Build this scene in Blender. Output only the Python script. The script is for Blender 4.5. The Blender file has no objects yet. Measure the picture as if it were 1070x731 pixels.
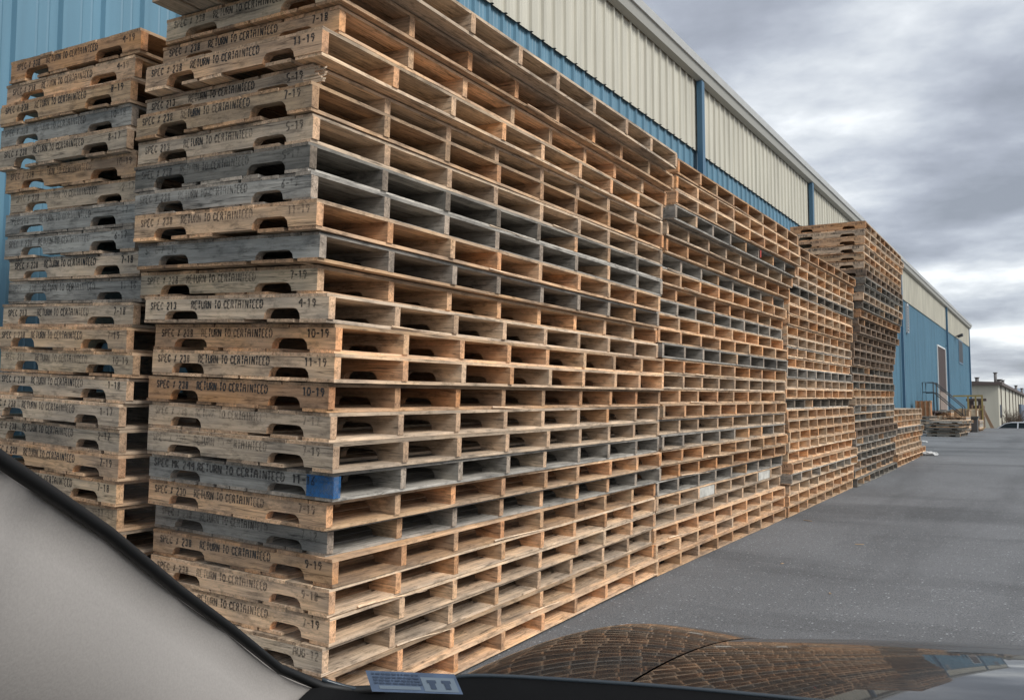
import bpy, bmesh, math, random
from mathutils import Vector, Matrix
S = bpy.context.scene
C = S.collection
R = math.radians
random.seed(7)

# ------------------------------------------------------------ camera, sky, sun
F_PX, W_PX, H_PX = 930.0, 1070.0, 731.0
PITCH, YAW = R(4.09), R(31.66)
CAM = Vector((0, 0, 1.34))
cam_d = bpy.data.cameras.new('camera'); cam = bpy.data.objects.new('camera', cam_d); C.objects.link(cam)
cam.location = CAM
cam.rotation_euler = (R(90) + PITCH, 0, YAW)
cam_d.sensor_width = 36; cam_d.lens = 36 * F_PX / W_PX
cam_d.clip_start = 0.02; cam_d.clip_end = 6000
S.camera = cam

SUN_EL, SUN_AZ = 40, 99          # azimuth from +Y towards +X
w = bpy.data.worlds.new('World'); S.world = w; w.use_nodes = True
nt = w.node_tree; nt.nodes.clear()
def N(tree, t, **k):
    n = tree.nodes.new(t)
    for a, b in k.items(): setattr(n, a, b)
    return n
out = N(nt, 'ShaderNodeOutputWorld'); mixw = N(nt, 'ShaderNodeMixShader')
sky = N(nt, 'ShaderNodeTexSky'); sky.sky_type = 'NISHITA'; sky.sun_disc = False
sky.sun_elevation = R(SUN_EL); sky.sun_rotation = R(SUN_AZ)
bg1 = N(nt, 'ShaderNodeBackground'); bg1.inputs[1].default_value = 0.10
bg2 = N(nt, 'ShaderNodeBackground'); bg2.inputs[1].default_value = 0.98
nt.links.new(sky.outputs[0], bg1.inputs[0])
tc = N(nt, 'ShaderNodeTexCoord'); sep = N(nt, 'ShaderNodeSeparateXYZ')
nt.links.new(tc.outputs['Generated'], sep.inputs[0])
mx = N(nt, 'ShaderNodeMath', operation='MAXIMUM'); nt.links.new(sep.outputs[2], mx.inputs[0]); mx.inputs[1].default_value = 0
ad = N(nt, 'ShaderNodeMath', operation='ADD'); nt.links.new(mx.outputs[0], ad.inputs[0]); ad.inputs[1].default_value = 0.20
dx = N(nt, 'ShaderNodeMath', operation='DIVIDE'); nt.links.new(sep.outputs[0], dx.inputs[0]); nt.links.new(ad.outputs[0], dx.inputs[1])
dy = N(nt, 'ShaderNodeMath', operation='DIVIDE'); nt.links.new(sep.outputs[1], dy.inputs[0]); nt.links.new(ad.outputs[0], dy.inputs[1])
cb = N(nt, 'ShaderNodeCombineXYZ'); nt.links.new(dx.outputs[0], cb.inputs[0]); nt.links.new(dy.outputs[0], cb.inputs[1])
mp = N(nt, 'ShaderNodeMapping'); mp.inputs['Location'].default_value = (5.3, 2.2, 0); mp.inputs['Rotation'].default_value = (0, 0, R(-25)); mp.inputs['Scale'].default_value = (1.15, 1.35, 1)
nt.links.new(cb.outputs[0], mp.inputs[0])
n1 = N(nt, 'ShaderNodeTexNoise'); n1.inputs['Scale'].default_value = 1.3; n1.inputs['Detail'].default_value = 9; n1.inputs['Roughness'].default_value = 0.53; n1.inputs['Distortion'].default_value = 0.0
nt.links.new(mp.outputs[0], n1.inputs['Vector'])
cr = N(nt, 'ShaderNodeValToRGB'); e = cr.color_ramp.elements
e[0].position = 0.33; e[0].color = (0.175, 0.188, 0.217, 1)
e[1].position = 0.64; e[1].color = (0.64, 0.65, 0.66, 1)
for p, c in ((0.42, (0.235, 0.25, 0.288, 1)), (0.49, (0.32, 0.338, 0.375, 1)), (0.555, (0.43, 0.445, 0.47, 1))):
    q = cr.color_ramp.elements.new(p); q.color = c
nt.links.new(n1.outputs[0], cr.inputs[0])
nt.links.new(cr.outputs[0], bg2.inputs[0])
mixw.inputs[0].default_value = 0.93
nt.links.new(bg1.outputs[0], mixw.inputs[1]); nt.links.new(bg2.outputs[0], mixw.inputs[2]); nt.links.new(mixw.outputs[0], out.inputs[0])

sun_d = bpy.data.lights.new('sun', 'SUN'); sun_d.energy = 1.55; sun_d.angle = R(25); sun_d.color = (1, 0.975, 0.94)
sun = bpy.data.objects.new('sun', sun_d); C.objects.link(sun)
sd = Vector((math.sin(R(SUN_AZ)) * math.cos(R(SUN_EL)), math.cos(R(SUN_AZ)) * math.cos(R(SUN_EL)), math.sin(R(SUN_EL))))
sun.rotation_euler = (-sd).to_track_quat('-Z', 'Y').to_euler(); sun.location = (20, 10, 30)
S.view_settings.view_transform = 'Standard'; S.view_settings.look = 'None'
S.view_settings.exposure = 1.0; S.view_settings.gamma = 1; S.view_settings.use_curve_mapping = False
S.cycles.max_bounces = 6; S.cycles.diffuse_bounces = 4; S.cycles.glossy_bounces = 3; S.cycles.transparent_max_bounces = 10
S.cycles.use_denoising = True

# ------------------------------------------------------------ helpers
def tag(o, label=None, cat=None, group=None, kind=None):
    if label: o['label'] = label
    if cat: o['category'] = cat
    if group: o['group'] = group
    if kind: o['kind'] = kind
    return o
def empty(name, loc=(0, 0, 0), rot=(0, 0, 0)):
    o = bpy.data.objects.new(name, None); C.objects.link(o); o.location = loc; o.rotation_euler = rot
    o.empty_display_size = 0.1
    return o
def link(name, me, mat=None, parent=None, color=None):
    o = bpy.data.objects.new(name, me); C.objects.link(o)
    if mat is not None and len(me.materials) == 0:
        for m in (mat if isinstance(mat, (list, tuple)) else [mat]): me.materials.append(m)
    if parent is not None: o.parent = parent
    if color is not None: o.color = color
    return o
class MB:
    """collects shapes into one mesh"""
    def __init__(s): s.bm = bmesh.new(); s.tone = s.bm.verts.layers.float.new('tone')
    def box(s, a, b, m=0, tone=0.5, M=None):
        x0, y0, z0 = a; x1, y1, z1 = b
        vs = [s.bm.verts.new((M @ Vector(p)) if M else p) for p in ((x0, y0, z0), (x1, y0, z0), (x1, y1, z0), (x0, y1, z0), (x0, y0, z1), (x1, y0, z1), (x1, y1, z1), (x0, y1, z1))]
        for v in vs: v[s.tone] = tone
        for f in ((3, 2, 1, 0), (4, 5, 6, 7), (0, 1, 5, 4), (1, 2, 6, 5), (2, 3, 7, 6), (3, 0, 4, 7)):
            s.bm.faces.new([vs[i] for i in f]).material_index = m
        return s
    def prism(s, pts, d, m=0):
        """pts: 3D polygon, d: extrusion vector"""
        d = Vector(d); a = [s.bm.verts.new(p) for p in pts]; b = [s.bm.verts.new(Vector(p) + d) for p in pts]
        for v in a + b: v[s.tone] = 0.5
        n = len(a); fs = [s.bm.faces.new(a), s.bm.faces.new(list(reversed(b)))]
        for i in range(n): fs.append(s.bm.faces.new((a[i], b[i], b[(i + 1) % n], a[(i + 1) % n])))
        for f in fs: f.material_index = m
        return s
    def tube(s, pts, r, seg=8, m=0, caps=True):
        pts = [Vector(p) for p in pts]; rings = []
        for i, p in enumerate(pts):
            t = (pts[min(i + 1, len(pts) - 1)] - pts[max(i - 1, 0)]).normalized()
            u = t.cross(Vector((0, 0, 1)))
            if u.length < 1e-3: u = t.cross(Vector((1, 0, 0)))
            u.normalize(); v = t.cross(u)
            rr = r[i] if isinstance(r, (list, tuple)) else r
            rings.append([s.bm.verts.new(p + (u * math.cos(2 * math.pi * k / seg) + v * math.sin(2 * math.pi * k / seg)) * rr) for k in range(seg)])
        for a, b in zip(rings, rings[1:]):
            for k in range(seg):
                f = s.bm.faces.new((a[k], a[(k + 1) % seg], b[(k + 1) % seg], b[k])); f.smooth = True; f.material_index = m
        if caps:
            s.bm.faces.new(list(reversed(rings[0]))).material_index = m; s.bm.faces.new(rings[-1]).material_index = m
        return s
    def grid(s, P, m=0, smooth=True, flip=False):
        V = [[s.bm.verts.new(p) for p in row] for row in P]
        for i in range(len(V) - 1):
            for j in range(len(V[0]) - 1):
                q = (V[i][j], V[i][j + 1], V[i + 1][j + 1], V[i + 1][j])
                f = s.bm.faces.new(tuple(reversed(q)) if flip else q); f.smooth = smooth; f.material_index = m
        return s
    def mesh(s, name, fix=True):
        me = bpy.data.meshes.new(name)
        if fix: bmesh.ops.recalc_face_normals(s.bm, faces=s.bm.faces)
        s.bm.to_mesh(me); s.bm.free(); return me
    def build(s, name, mat, parent=None, color=None, fix=True): return link(name, s.mesh(name, fix), mat, parent, color)

def pbr(name, col, rough=0.6, metal=0.0, var=0.0, scale=5.0, bump=0.0, spec=0.5, stretch=(1, 1, 1)):
    m = bpy.data.materials.new(name); m.use_nodes = True; t = m.node_tree; b = t.nodes['Principled BSDF']
    b.inputs['Base Color'].default_value = (*col, 1); b.inputs['Roughness'].default_value = rough
    b.inputs['Metallic'].default_value = metal; b.inputs['Specular IOR Level'].default_value = spec
    if var or bump:
        c = N(t, 'ShaderNodeTexCoord'); mp = N(t, 'ShaderNodeMapping'); mp.inputs['Scale'].default_value = stretch
        t.links.new(c.outputs['Object'], mp.inputs[0])
        n = N(t, 'ShaderNodeTexNoise'); n.inputs['Scale'].default_value = scale; n.inputs['Detail'].default_value = 6
        t.links.new(mp.outputs[0], n.inputs['Vector'])
        if var:
            mr = N(t, 'ShaderNodeMapRange'); mr.inputs[1].default_value = 0.3; mr.inputs[2].default_value = 0.7
            mr.inputs[3].default_value = 1 - var; mr.inputs[4].default_value = 1 + var; t.links.new(n.outputs[0], mr.inputs[0])
            mu = N(t, 'ShaderNodeVectorMath', operation='SCALE'); mu.inputs[0].default_value = col; t.links.new(mr.outputs[0], mu.inputs['Scale'])
            t.links.new(mu.outputs[0], b.inputs['Base Color'])
        if bump:
            bp = N(t, 'ShaderNodeBump'); bp.inputs['Strength'].default_value = bump; bp.inputs['Distance'].default_value = 0.01
            t.links.new(n.outputs[0], bp.inputs['Height']); t.links.new(bp.outputs[0], b.inputs['Normal'])
    return m

def wood_mat(name, axis):
    """axis 0: grain along local X, 1: along local Y; colour comes from the object's own colour"""
    m = bpy.data.materials.new(name); m.use_nodes = True; t = m.node_tree; L = t.links.new; b = t.nodes['Principled BSDF']
    b.inputs['Roughness'].default_value = 0.8; b.inputs['Specular IOR Level'].default_value = 0.25
    oi = N(t, 'ShaderNodeObjectInfo'); c = N(t, 'ShaderNodeTexCoord'); at = N(t, 'ShaderNodeAttribute'); at.attribute_name = 'tone'
    off = N(t, 'ShaderNodeMath', operation='MULTIPLY_ADD'); L(at.outputs['Fac'], off.inputs[0]); off.inputs[1].default_value = 37.0
    r2 = N(t, 'ShaderNodeMath', operation='MULTIPLY'); L(oi.outputs['Random'], r2.inputs[0]); r2.inputs[1].default_value = 91.0
    L(r2.outputs[0], off.inputs[2])
    av = N(t, 'ShaderNodeVectorMath', operation='ADD'); L(c.outputs['Object'], av.inputs[0]); L(off.outputs[0], av.inputs[1])
    mp = N(t, 'ShaderNodeMapping'); mp.inputs['Scale'].default_value = (1.6, 38, 38) if axis == 0 else (38, 1.6, 38)
    L(av.outputs[0], mp.inputs[0])
    g = N(t, 'ShaderNodeTexNoise'); g.inputs['Scale'].default_value = 2.2; g.inputs['Detail'].default_value = 8; g.inputs['Roughness'].default_value = 0.68; g.inputs['Distortion'].default_value = 0.6
    L(mp.outputs[0], g.inputs['Vector'])
    mp2 = N(t, 'ShaderNodeMapping'); mp2.inputs['Scale'].default_value = (2.2, 6, 6) if axis == 0 else (6, 2.2, 6)
    L(av.outputs[0], mp2.inputs[0])
    st = N(t, 'ShaderNodeTexNoise'); st.inputs['Scale'].default_value = 1.5; st.inputs['Detail'].default_value = 4; L(mp2.outputs[0], st.inputs['Vector'])
    def rng(src, a, bb, lo, hi):
        r = N(t, 'ShaderNodeMapRange'); L(src, r.inputs[0]); r.inputs[1].default_value = a; r.inputs[2].default_value = bb; r.inputs[3].default_value = lo; r.inputs[4].default_value = hi; return r.outputs[0]
    def mul(a, bb):
        k = N(t, 'ShaderNodeMath', operation='MULTIPLY'); L(a, k.inputs[0]); L(bb, k.inputs[1]); return k.outputs[0]
    mpd = N(t, 'ShaderNodeMapping'); mpd.inputs['Scale'].default_value = (7, 20, 20) if axis == 0 else (20, 7, 20); L(av.outputs[0], mpd.inputs[0])
    dn = N(t, 'ShaderNodeTexNoise'); dn.inputs['Scale'].default_value = 1.6; dn.inputs['Detail'].default_value = 9; dn.inputs['Roughness'].default_value = 0.75; L(mpd.outputs[0], dn.inputs['Vector'])
    f = mul(rng(g.outputs[0], 0.32, 0.68, 0.60, 1.22), rng(st.outputs[0], 0.30, 0.60, 0.64, 1.12))
    f = mul(f, rng(dn.outputs[0], 0.35, 0.50, 0.56, 1.10))
    f = mul(f, rng(at.outputs['Fac'], 0, 1, 0.66, 1.25))
    # drying cracks along the grain
    mpc = N(t, 'ShaderNodeMapping'); mpc.inputs['Scale'].default_value = (1.1, 26, 26) if axis == 0 else (26, 1.1, 26); L(av.outputs[0], mpc.inputs[0])
    cn = N(t, 'ShaderNodeTexNoise'); cn.inputs['Scale'].default_value = 1.0; cn.inputs['Detail'].default_value = 3; L(mpc.outputs[0], cn.inputs['Vector'])
    c1 = N(t, 'ShaderNodeMath', operation='SUBTRACT'); L(cn.outputs[0], c1.inputs[0]); c1.inputs[1].default_value = 0.57
    c2_ = N(t, 'ShaderNodeMath', operation='ABSOLUTE'); L(c1.outputs[0], c2_.inputs[0])
    f = mul(f, rng(c2_.outputs[0], 0.0, 0.014, 0.35, 1.0))
    # knots
    mp3 = N(t, 'ShaderNodeMapping'); mp3.inputs['Scale'].default_value = (2.3, 9, 9) if axis == 0 else (9, 2.3, 9); L(av.outputs[0], mp3.inputs[0])
    vo = N(t, 'ShaderNodeTexVoronoi'); vo.inputs['Scale'].default_value = 1.0; L(mp3.outputs[0], vo.inputs['Vector'])
    f = mul(f, rng(vo.outputs['Distance'], 0.06, 0.14, 0.55, 1.0))
    sc = N(t, 'ShaderNodeVectorMath', operation='SCALE'); L(oi.outputs['Color'], sc.inputs[0]); L(f, sc.inputs['Scale'])
    # warm or grey drift along the piece
    hs = N(t, 'ShaderNodeHueSaturation'); L(sc.outputs[0], hs.inputs['Color'])
    L(rng(st.outputs[0], 0.35, 0.7, 0.9, 1.1), hs.inputs['Saturation'])
    # end grain: a touch warmer and deeper
    ge = N(t, 'ShaderNodeSeparateXYZ'); L(c.outputs['Normal'], ge.inputs[0])
    ab = N(t, 'ShaderNodeMath', operation='ABSOLUTE'); L(ge.outputs[axis], ab.inputs[0])
    mixc = N(t, 'ShaderNodeMix', data_type='RGBA'); mixc.blend_type = 'MULTIPLY'
    L(rng(ab.outputs[0], 0.8, 0.95, 0, 0.8), mixc.inputs[0]); L(hs.outputs[0], mixc.inputs[6]); mixc.inputs[7].default_value = (1.08, 0.92, 0.80, 1)
    L(mixc.outputs[2], b.inputs['Base Color'])
    bp = N(t, 'ShaderNodeBump'); bp.inputs['Strength'].default_value = 0.35; bp.inputs['Distance'].default_value = 0.004; L(g.outputs[0], bp.inputs['Height']); L(bp.outputs[0], b.inputs['Normal'])
    return m
WX, WY = wood_mat('wood_cross', 0), wood_mat('wood_long', 1)

def ink_mat():
    m = bpy.data.materials.new('stencil_ink'); m.use_nodes = True; t = m.node_tree; L = t.links.new; b = t.nodes['Principled BSDF']
    b.inputs['Base Color'].default_value = (0.04, 0.036, 0.034, 1); b.inputs['Roughness'].default_value = 0.85
    oi = N(t, 'ShaderNodeObjectInfo'); c = N(t, 'ShaderNodeTexCoord')
    r = N(t, 'ShaderNodeMath', operation='MULTIPLY'); L(oi.outputs['Random'], r.inputs[0]); r.inputs[1].default_value = 60
    av = N(t, 'ShaderNodeVectorMath', operation='ADD'); L(c.outputs['Object'], av.inputs[0]); L(r.outputs[0], av.inputs[1])
    n = N(t, 'ShaderNodeTexNoise'); n.inputs['Scale'].default_value = 9; n.inputs['Detail'].default_value = 9; n.inputs['Roughness'].default_value = 0.85; L(av.outputs[0], n.inputs['Vector'])
    k = N(t, 'ShaderNodeMath', operation='SUBTRACT'); L(n.outputs[0], k.inputs[0]); k.inputs[1].default_value = 0.5
    k2 = N(t, 'ShaderNodeMath', operation='MULTIPLY_ADD'); L(k.outputs[0], k2.inputs[0]); k2.inputs[1].default_value = 3.2; L(oi.outputs['Alpha'], k2.inputs[2]); k2.use_clamp = True
    tr = N(t, 'ShaderNodeBsdfTransparent'); mx = N(t, 'ShaderNodeMixShader'); L(k2.outputs[0], mx.inputs[0]); L(tr.outputs[0], mx.inputs[1]); L(b.outputs[0], mx.inputs[2])
    L(mx.outputs[0], t.nodes['Material Output'].inputs[0]); return m
INK = ink_mat()

# ------------------------------------------------------------ ground
def ss(a, b, x):
    t = max(0, min(1, (x - a) / (b - a))); return t * t * (3 - 2 * t)
def ground_z(x, y):
    z = 0.018 + 0.0218 * max(min(y, 20), -10)
    if y > 20: z = 0.454 + 0.0205 * (1 - math.exp(-(y - 20) / 3)) * 3
    z -= ss(58, 82, y) * 1.65
    k = 0.048 - 0.033 * ss(6, 16, y); k *= 1 - ss(45, 60, y)
    return z + k * max(0, min(-2.65 - x, 3.2)) * 1.0
def axis_pts(segs):
    o = []
    for a, b, st in segs:
        n = max(1, int(round((b - a) / st))); o += [a + (b - a) * i / n for i in range(n)]
    return o + [segs[-1][1]]
gx = axis_pts([(-1500, -100, 200), (-100, -10, 15), (-10, 10, 0.5), (10, 60, 10), (60, 1500, 240)])
gy = axis_pts([(-300, -20, 40), (-20, 30, 0.8), (30, 100, 2), (100, 200, 20), (200, 2500, 230)])
g = MB(); g.grid([[(x, y, ground_z(x, y)) for x in gx] for y in gy])
def asphalt():
    m = bpy.data.materials.new('asphalt'); m.use_nodes = True; t = m.node_tree; L = t.links.new; b = t.nodes['Principled BSDF']
    b.inputs['Roughness'].default_value = 0.82; b.inputs['Specular IOR Level'].default_value = 0.35
    c = N(t, 'ShaderNodeTexCoord')
    def noise(s, d=3, sc=(1, 1, 1), ro=0.6):
        mp = N(t, 'ShaderNodeMapping'); mp.inputs['Scale'].default_value = sc; L(c.outputs['Object'], mp.inputs[0])
        n = N(t, 'ShaderNodeTexNoise'); n.inputs['Scale'].default_value = s; n.inputs['Detail'].default_value = d; n.inputs['Roughness'].default_value = ro; L(mp.outputs[0], n.inputs['Vector']); return n.outputs[0]
    def rng(src, a, bb, lo, hi):
        r = N(t, 'ShaderNodeMapRange'); L(src, r.inputs[0]); r.inputs[1].default_value = a; r.inputs[2].default_value = bb; r.inputs[3].default_value = lo; r.inputs[4].default_value = hi; return r.outputs[0]
    def mul(a, bb):
        k = N(t, 'ShaderNodeMath', operation='MULTIPLY'); L(a, k.inputs[0]); L(bb, k.inputs[1]); return k.outputs[0]
    f = mul(rng(noise(125, 5, ro=0.8), 0.40, 0.60, 0.50, 1.50), rng(noise(0.35, 4), 0.3, 0.7, 0.82, 1.14))
    f = mul(f, rng(noise(0.9, 5, (1, 0.16, 1)), 0.34, 0.52, 0.68, 1.0))      # tyre tracks along the lane
    f = mul(f, rng(noise(0.5, 5, (0.35, 1.6, 1)), 0.36, 0.50, 0.70, 1.0))     # dark streaks across it
    vo = N(t, 'ShaderNodeTexVoronoi'); vo.inputs['Scale'].default_value = 55; L(c.outputs['Object'], vo.inputs['Vector'])
    wh = N(t, 'ShaderNodeSeparateColor'); L(vo.outputs['Color'], wh.inputs[0])
    st = mul(rng(wh.outputs[0], 0.90, 0.97, 0, 1), rng(vo.outputs['Distance'], 0.25, 0.45, 1, 0))
    ad = N(t, 'ShaderNodeMath', operation='MULTIPLY_ADD'); L(st, ad.inputs[0]); ad.inputs[1].default_value = 1.5; L(f, ad.inputs[2])
    sc = N(t, 'ShaderNodeVectorMath', operation='SCALE'); sc.inputs[0].default_value = (0.165, 0.169, 0.175); L(ad.outputs[0], sc.inputs['Scale'])
    L(sc.outputs[0], b.inputs['Base Color'])
    bp = N(t, 'ShaderNodeBump'); bp.inputs['Strength'].default_value = 0.5; bp.inputs['Distance'].default_value = 0.006; L(noise(120, 3), bp.inputs['Height']); L(bp.outputs[0], b.inputs['Normal'])
    return m
go = g.build('asphalt_ground', asphalt(), fix=False)
for p in go.data.polygons: pass
tag(go, 'speckled grey asphalt lane beside the pallet stacks', 'ground', kind='structure')

# distant hills
hb = MB(); rows = []
for j, (yy, f) in enumerate(((1300, 0), (1500, 0.6), (1700, 1.0), (2000, 0.7), (2300, 0))):
    rows.append([(x, yy, -6 + f * (38 + 12 * math.sin(x * 0.004 + j) + 5 * math.sin(x * 0.013 + 2 * j))) for x in range(-1400, 1401, 50)])
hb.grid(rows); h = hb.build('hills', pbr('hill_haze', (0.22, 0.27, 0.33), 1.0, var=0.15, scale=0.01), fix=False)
tag(h, 'low blue hills on the horizon', 'hills', kind='structure')

# ------------------------------------------------------------ warehouse
XB = -5.6
CREAM = pbr('cream_steel', (0.50, 0.475, 0.395), 0.55, var=0.16, scale=1.6, stretch=(1, 5, 0.3))
BLUE = pbr('blue_steel', (0.105, 0.215, 0.29), 0.45, var=0.16, scale=1.2, stretch=(1, 4, 0.3))
BLUE_D = pbr('blue_trim', (0.055, 0.13, 0.205), 0.45)
GUTTER = pbr('gutter_white', (0.52, 0.52, 0.50), 0.45, var=0.06, scale=3)
SOFFIT = pbr('fascia_beige', (0.38, 0.37, 0.33), 0.55)
DARKM = pbr('dark_metal', (0.03, 0.03, 0.032), 0.5)
WHITE = pbr('white_paint', (0.7, 0.7, 0.68), 0.5)
Y_END = 12.86 * 5.6; Y_START = -14.0; Z_B, Z_T = 1.34 + 0.86 * 5.6, 1.34 + 1.09 * 5.6
def corr(y0, y1, z0, z1, x, zz=None):
    """ribbed steel sheet facing +X (closed thin sheet)"""
    P = 0.305; prof = []; y = y0
    while y < y1 - 1e-6:
        for dy_, dx_ in ((0, 0), (0.085, 0), (0.095, 0.006), (0.105, 0), (0.16, 0), (0.17, 0.006), (0.18, 0), (0.235, 0), (0.250, 0.034), (0.284, 0.034), (0.299, 0)):
            if y + dy_ < y1: prof.append((x + dx_, y + dy_))
        y += P
    prof.append((x, y1)); mb = MB()
    mb.grid([[(px, py, z0) for px, py in prof], [(px, py, z1) for px, py in prof]], smooth=False, flip=True)
    mb.grid([[(px - 0.004, py, z0) for px, py in prof], [(px, py, z0) for px, py in prof]], smooth=False, flip=True)
    return mb
wh = empty('warehouse', (XB, 20, 0)); tag(wh, 'long blue and cream ribbed steel warehouse behind the pallet stacks', 'warehouse')
def wpart(mb, name, mat, parent=None, fix=True):
    me = mb.mesh(name, fix); me.transform(Matrix.Translation((-XB, -20, 0))); return link(name, me, mat, parent or wh)
wpart(corr(Y_START, Y_END, -1.0, Z_B + 0.02, XB), 'lower_wall', BLUE, fix=False)
wpart(corr(Y_START, Y_END, Z_B, Z_T + 0.05, XB + 0.05), 'upper_wall', CREAM, fix=False)
mb = MB(); mb.box((XB - 30, Y_START, -1), (XB - 0.02, Y_START + 0.1, Z_T)); wpart(mb, 'end_wall', BLUE)
mb = MB(); mb.box((XB - 30, Y_END - 0.1, -1.2), (XB - 0.02, Y_END, Z_T)); wpart(mb, 'end_wall', BLUE)
mb = MB(); mb.prism([(XB + 0.10, Y_START, Z_T + 0.26), (XB - 30, Y_START, Z_T + 2.6), (XB - 30, Y_START, Z_T + 2.5), (XB + 0.10, Y_START, Z_T + 0.2)], (0, Y_END - Y_START, 0)); wpart(mb, 'roof', GUTTER)
mb = MB(); mb.prism([(XB + 0.09, Y_START - .1, Z_T), (XB + 0.20, Y_START - .1, Z_T + 0.03), (XB + 0.24, Y_START - .1, Z_T + 0.17), (XB + 0.09, Y_START - .1, Z_T + 0.17)], (0, Y_END - Y_START + .2, 0)); wpart(mb, 'fascia', SOFFIT)
mb = MB(); mb.prism([(XB + 0.093, Y_START - .1, Z_T + 0.173), (XB + 0.27, Y_START - .1, Z_T + 0.173), (XB + 0.30, Y_START - .1, Z_T + 0.28), (XB + 0.26, Y_START - .1, Z_T + 0.28), (XB + 0.25, Y_START - .1, Z_T + 0.30), (XB + 0.093, Y_START - .1, Z_T + 0.24)], (0, Y_END - Y_START + .2, 0)); wpart(mb, 'gutter', GUTTER)
for yy, k in ((-1.5, 1), (6.9, 1), (2.765 * 5.6, 1), (4.289 * 5.6, 1), (5.7 * 5.6, 1), (7.03 * 5.6, 1), (10.1 * 5.6, 1)):
    mb = MB(); mb.box((XB + 0.088, yy - 0.07, 0.2), (XB + 0.19, yy + 0.07, Z_T)); mb.box((XB + 0.036, yy - 0.09, 1.2), (XB + 0.088, yy + 0.09, 1.25)); mb.box((XB + 0.036, yy - 0.09, 5.2), (XB + 0.088, yy + 0.09, 5.25))
    wpart(mb, 'downspout', BLUE_D)
mb = MB(); mb.box((XB - 0.03, Y_END - 0.12, -1.2), (XB + 0.11, Y_END + 0.1, Z_T)); wpart(mb, 'corner_trim', BLUE_D)
# dock door
dy0, dy1 = 9.33 * 5.6, 9.95 * 5.6
mb = MB(); mb.box((XB + 0.04, dy0, 1.55), (XB + 0.075, dy1, 4.95)); door = wpart(mb, 'door', pbr('brown_curtain', (0.045, 0.026, 0.022), 0.7, var=0.15, scale=3, stretch=(1, 6, 0.3)))
mb = MB(); mb.box((XB + 0.04, dy0 - 0.08, 1.5), (XB + 0.08, dy0, 5.02)); mb.box((XB + 0.04, dy0, 4.95), (XB + 0.09, dy1 + 0.1, 5.02)); mb.box((XB + 0.04, dy1, 1.5), (XB + 0.12, dy1 + 0.1, 4.95)); mm = mb.mesh('door_frame'); mm.transform(Matrix.Translation((-XB, -20, 0))); link('door_frame', mm, WHITE, door)
mb = MB(); mb.box((XB + 0.08, dy0 + 0.02, 1.55), (XB + 0.13, dy1 - 0.5, 2.5)); mm = mb.mesh('dock_leveller'); mm.transform(Matrix.Translation((-XB, -20, 0))); link('lower_panel', mm, pbr('pale_panel', (0.22, 0.17, 0.14), 0.7, var=0.2, scale=4), door)
# window and wall lamp, vent louvre
wy0, wy1 = 11.45 * 5.6, 11.95 * 5.6
mb = MB(); mb.box((XB + 0.038, wy0, 4.6), (XB + 0.056, wy0 + 0.12, 6.2)); mb.box((XB + 0.038, wy1 - 0.12, 4.6), (XB + 0.056, wy1, 6.2)); mb.box((XB + 0.038, wy0 + 0.12, 6.1), (XB + 0.056, wy1 - 0.12, 6.2)); mb.box((XB + 0.038, wy0 + 0.12, 4.6), (XB + 0.056, wy1 - 0.12, 4.7))
wf = wpart(mb, 'window', BLUE_D)
mb = MB(); mb.box((XB + 0.045, wy0 + 0.12, 4.7), (XB + 0.053, wy1 - 0.12, 6.1)); mm = mb.mesh('pane'); mm.transform(Matrix.Translation((-XB, -20, 0))); link('pane', mm, pbr('dark_glass', (0.03, 0.035, 0.04), 0.6), wf)
ly = 11.1 * 5.6
mb = MB(); mb.box((XB + 0.09, ly - 0.05, 6.15), (XB + 0.22, ly + 0.05, 6.22)); mb.prism([(XB + 0.2, ly - 0.3, 6.1), (XB + 0.2, ly + 0.3, 6.1), (XB + 0.48, ly + 0.3, 6.2), (XB + 0.48, ly - 0.3, 6.2)], (0, 0, 0.14)); wpart(mb, 'wall_lamp', DARKM)
my = 7.35 * 5.6
mb = MB(); mb.box((XB + 0.04, my, 4.8), (XB + 0.12, my + 0.35, 6.05)); vp = wpart(mb, 'louvre', pbr('louvre_grey', (0.45, 0.46, 0.47), 0.5))
mb = MB()
for i in range(9): mb.box((XB + 0.12, my + 0.04, 4.88 + i * 0.125), (XB + 0.15, my + 0.31, 4.94 + i * 0.125))
mm = mb.mesh('louvre_slats'); mm.transform(Matrix.Translation((-XB, -20, 0))); link('slats', mm, pbr('louvre_dark', (0.2, 0.21, 0.22), 0.5), vp)

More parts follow.
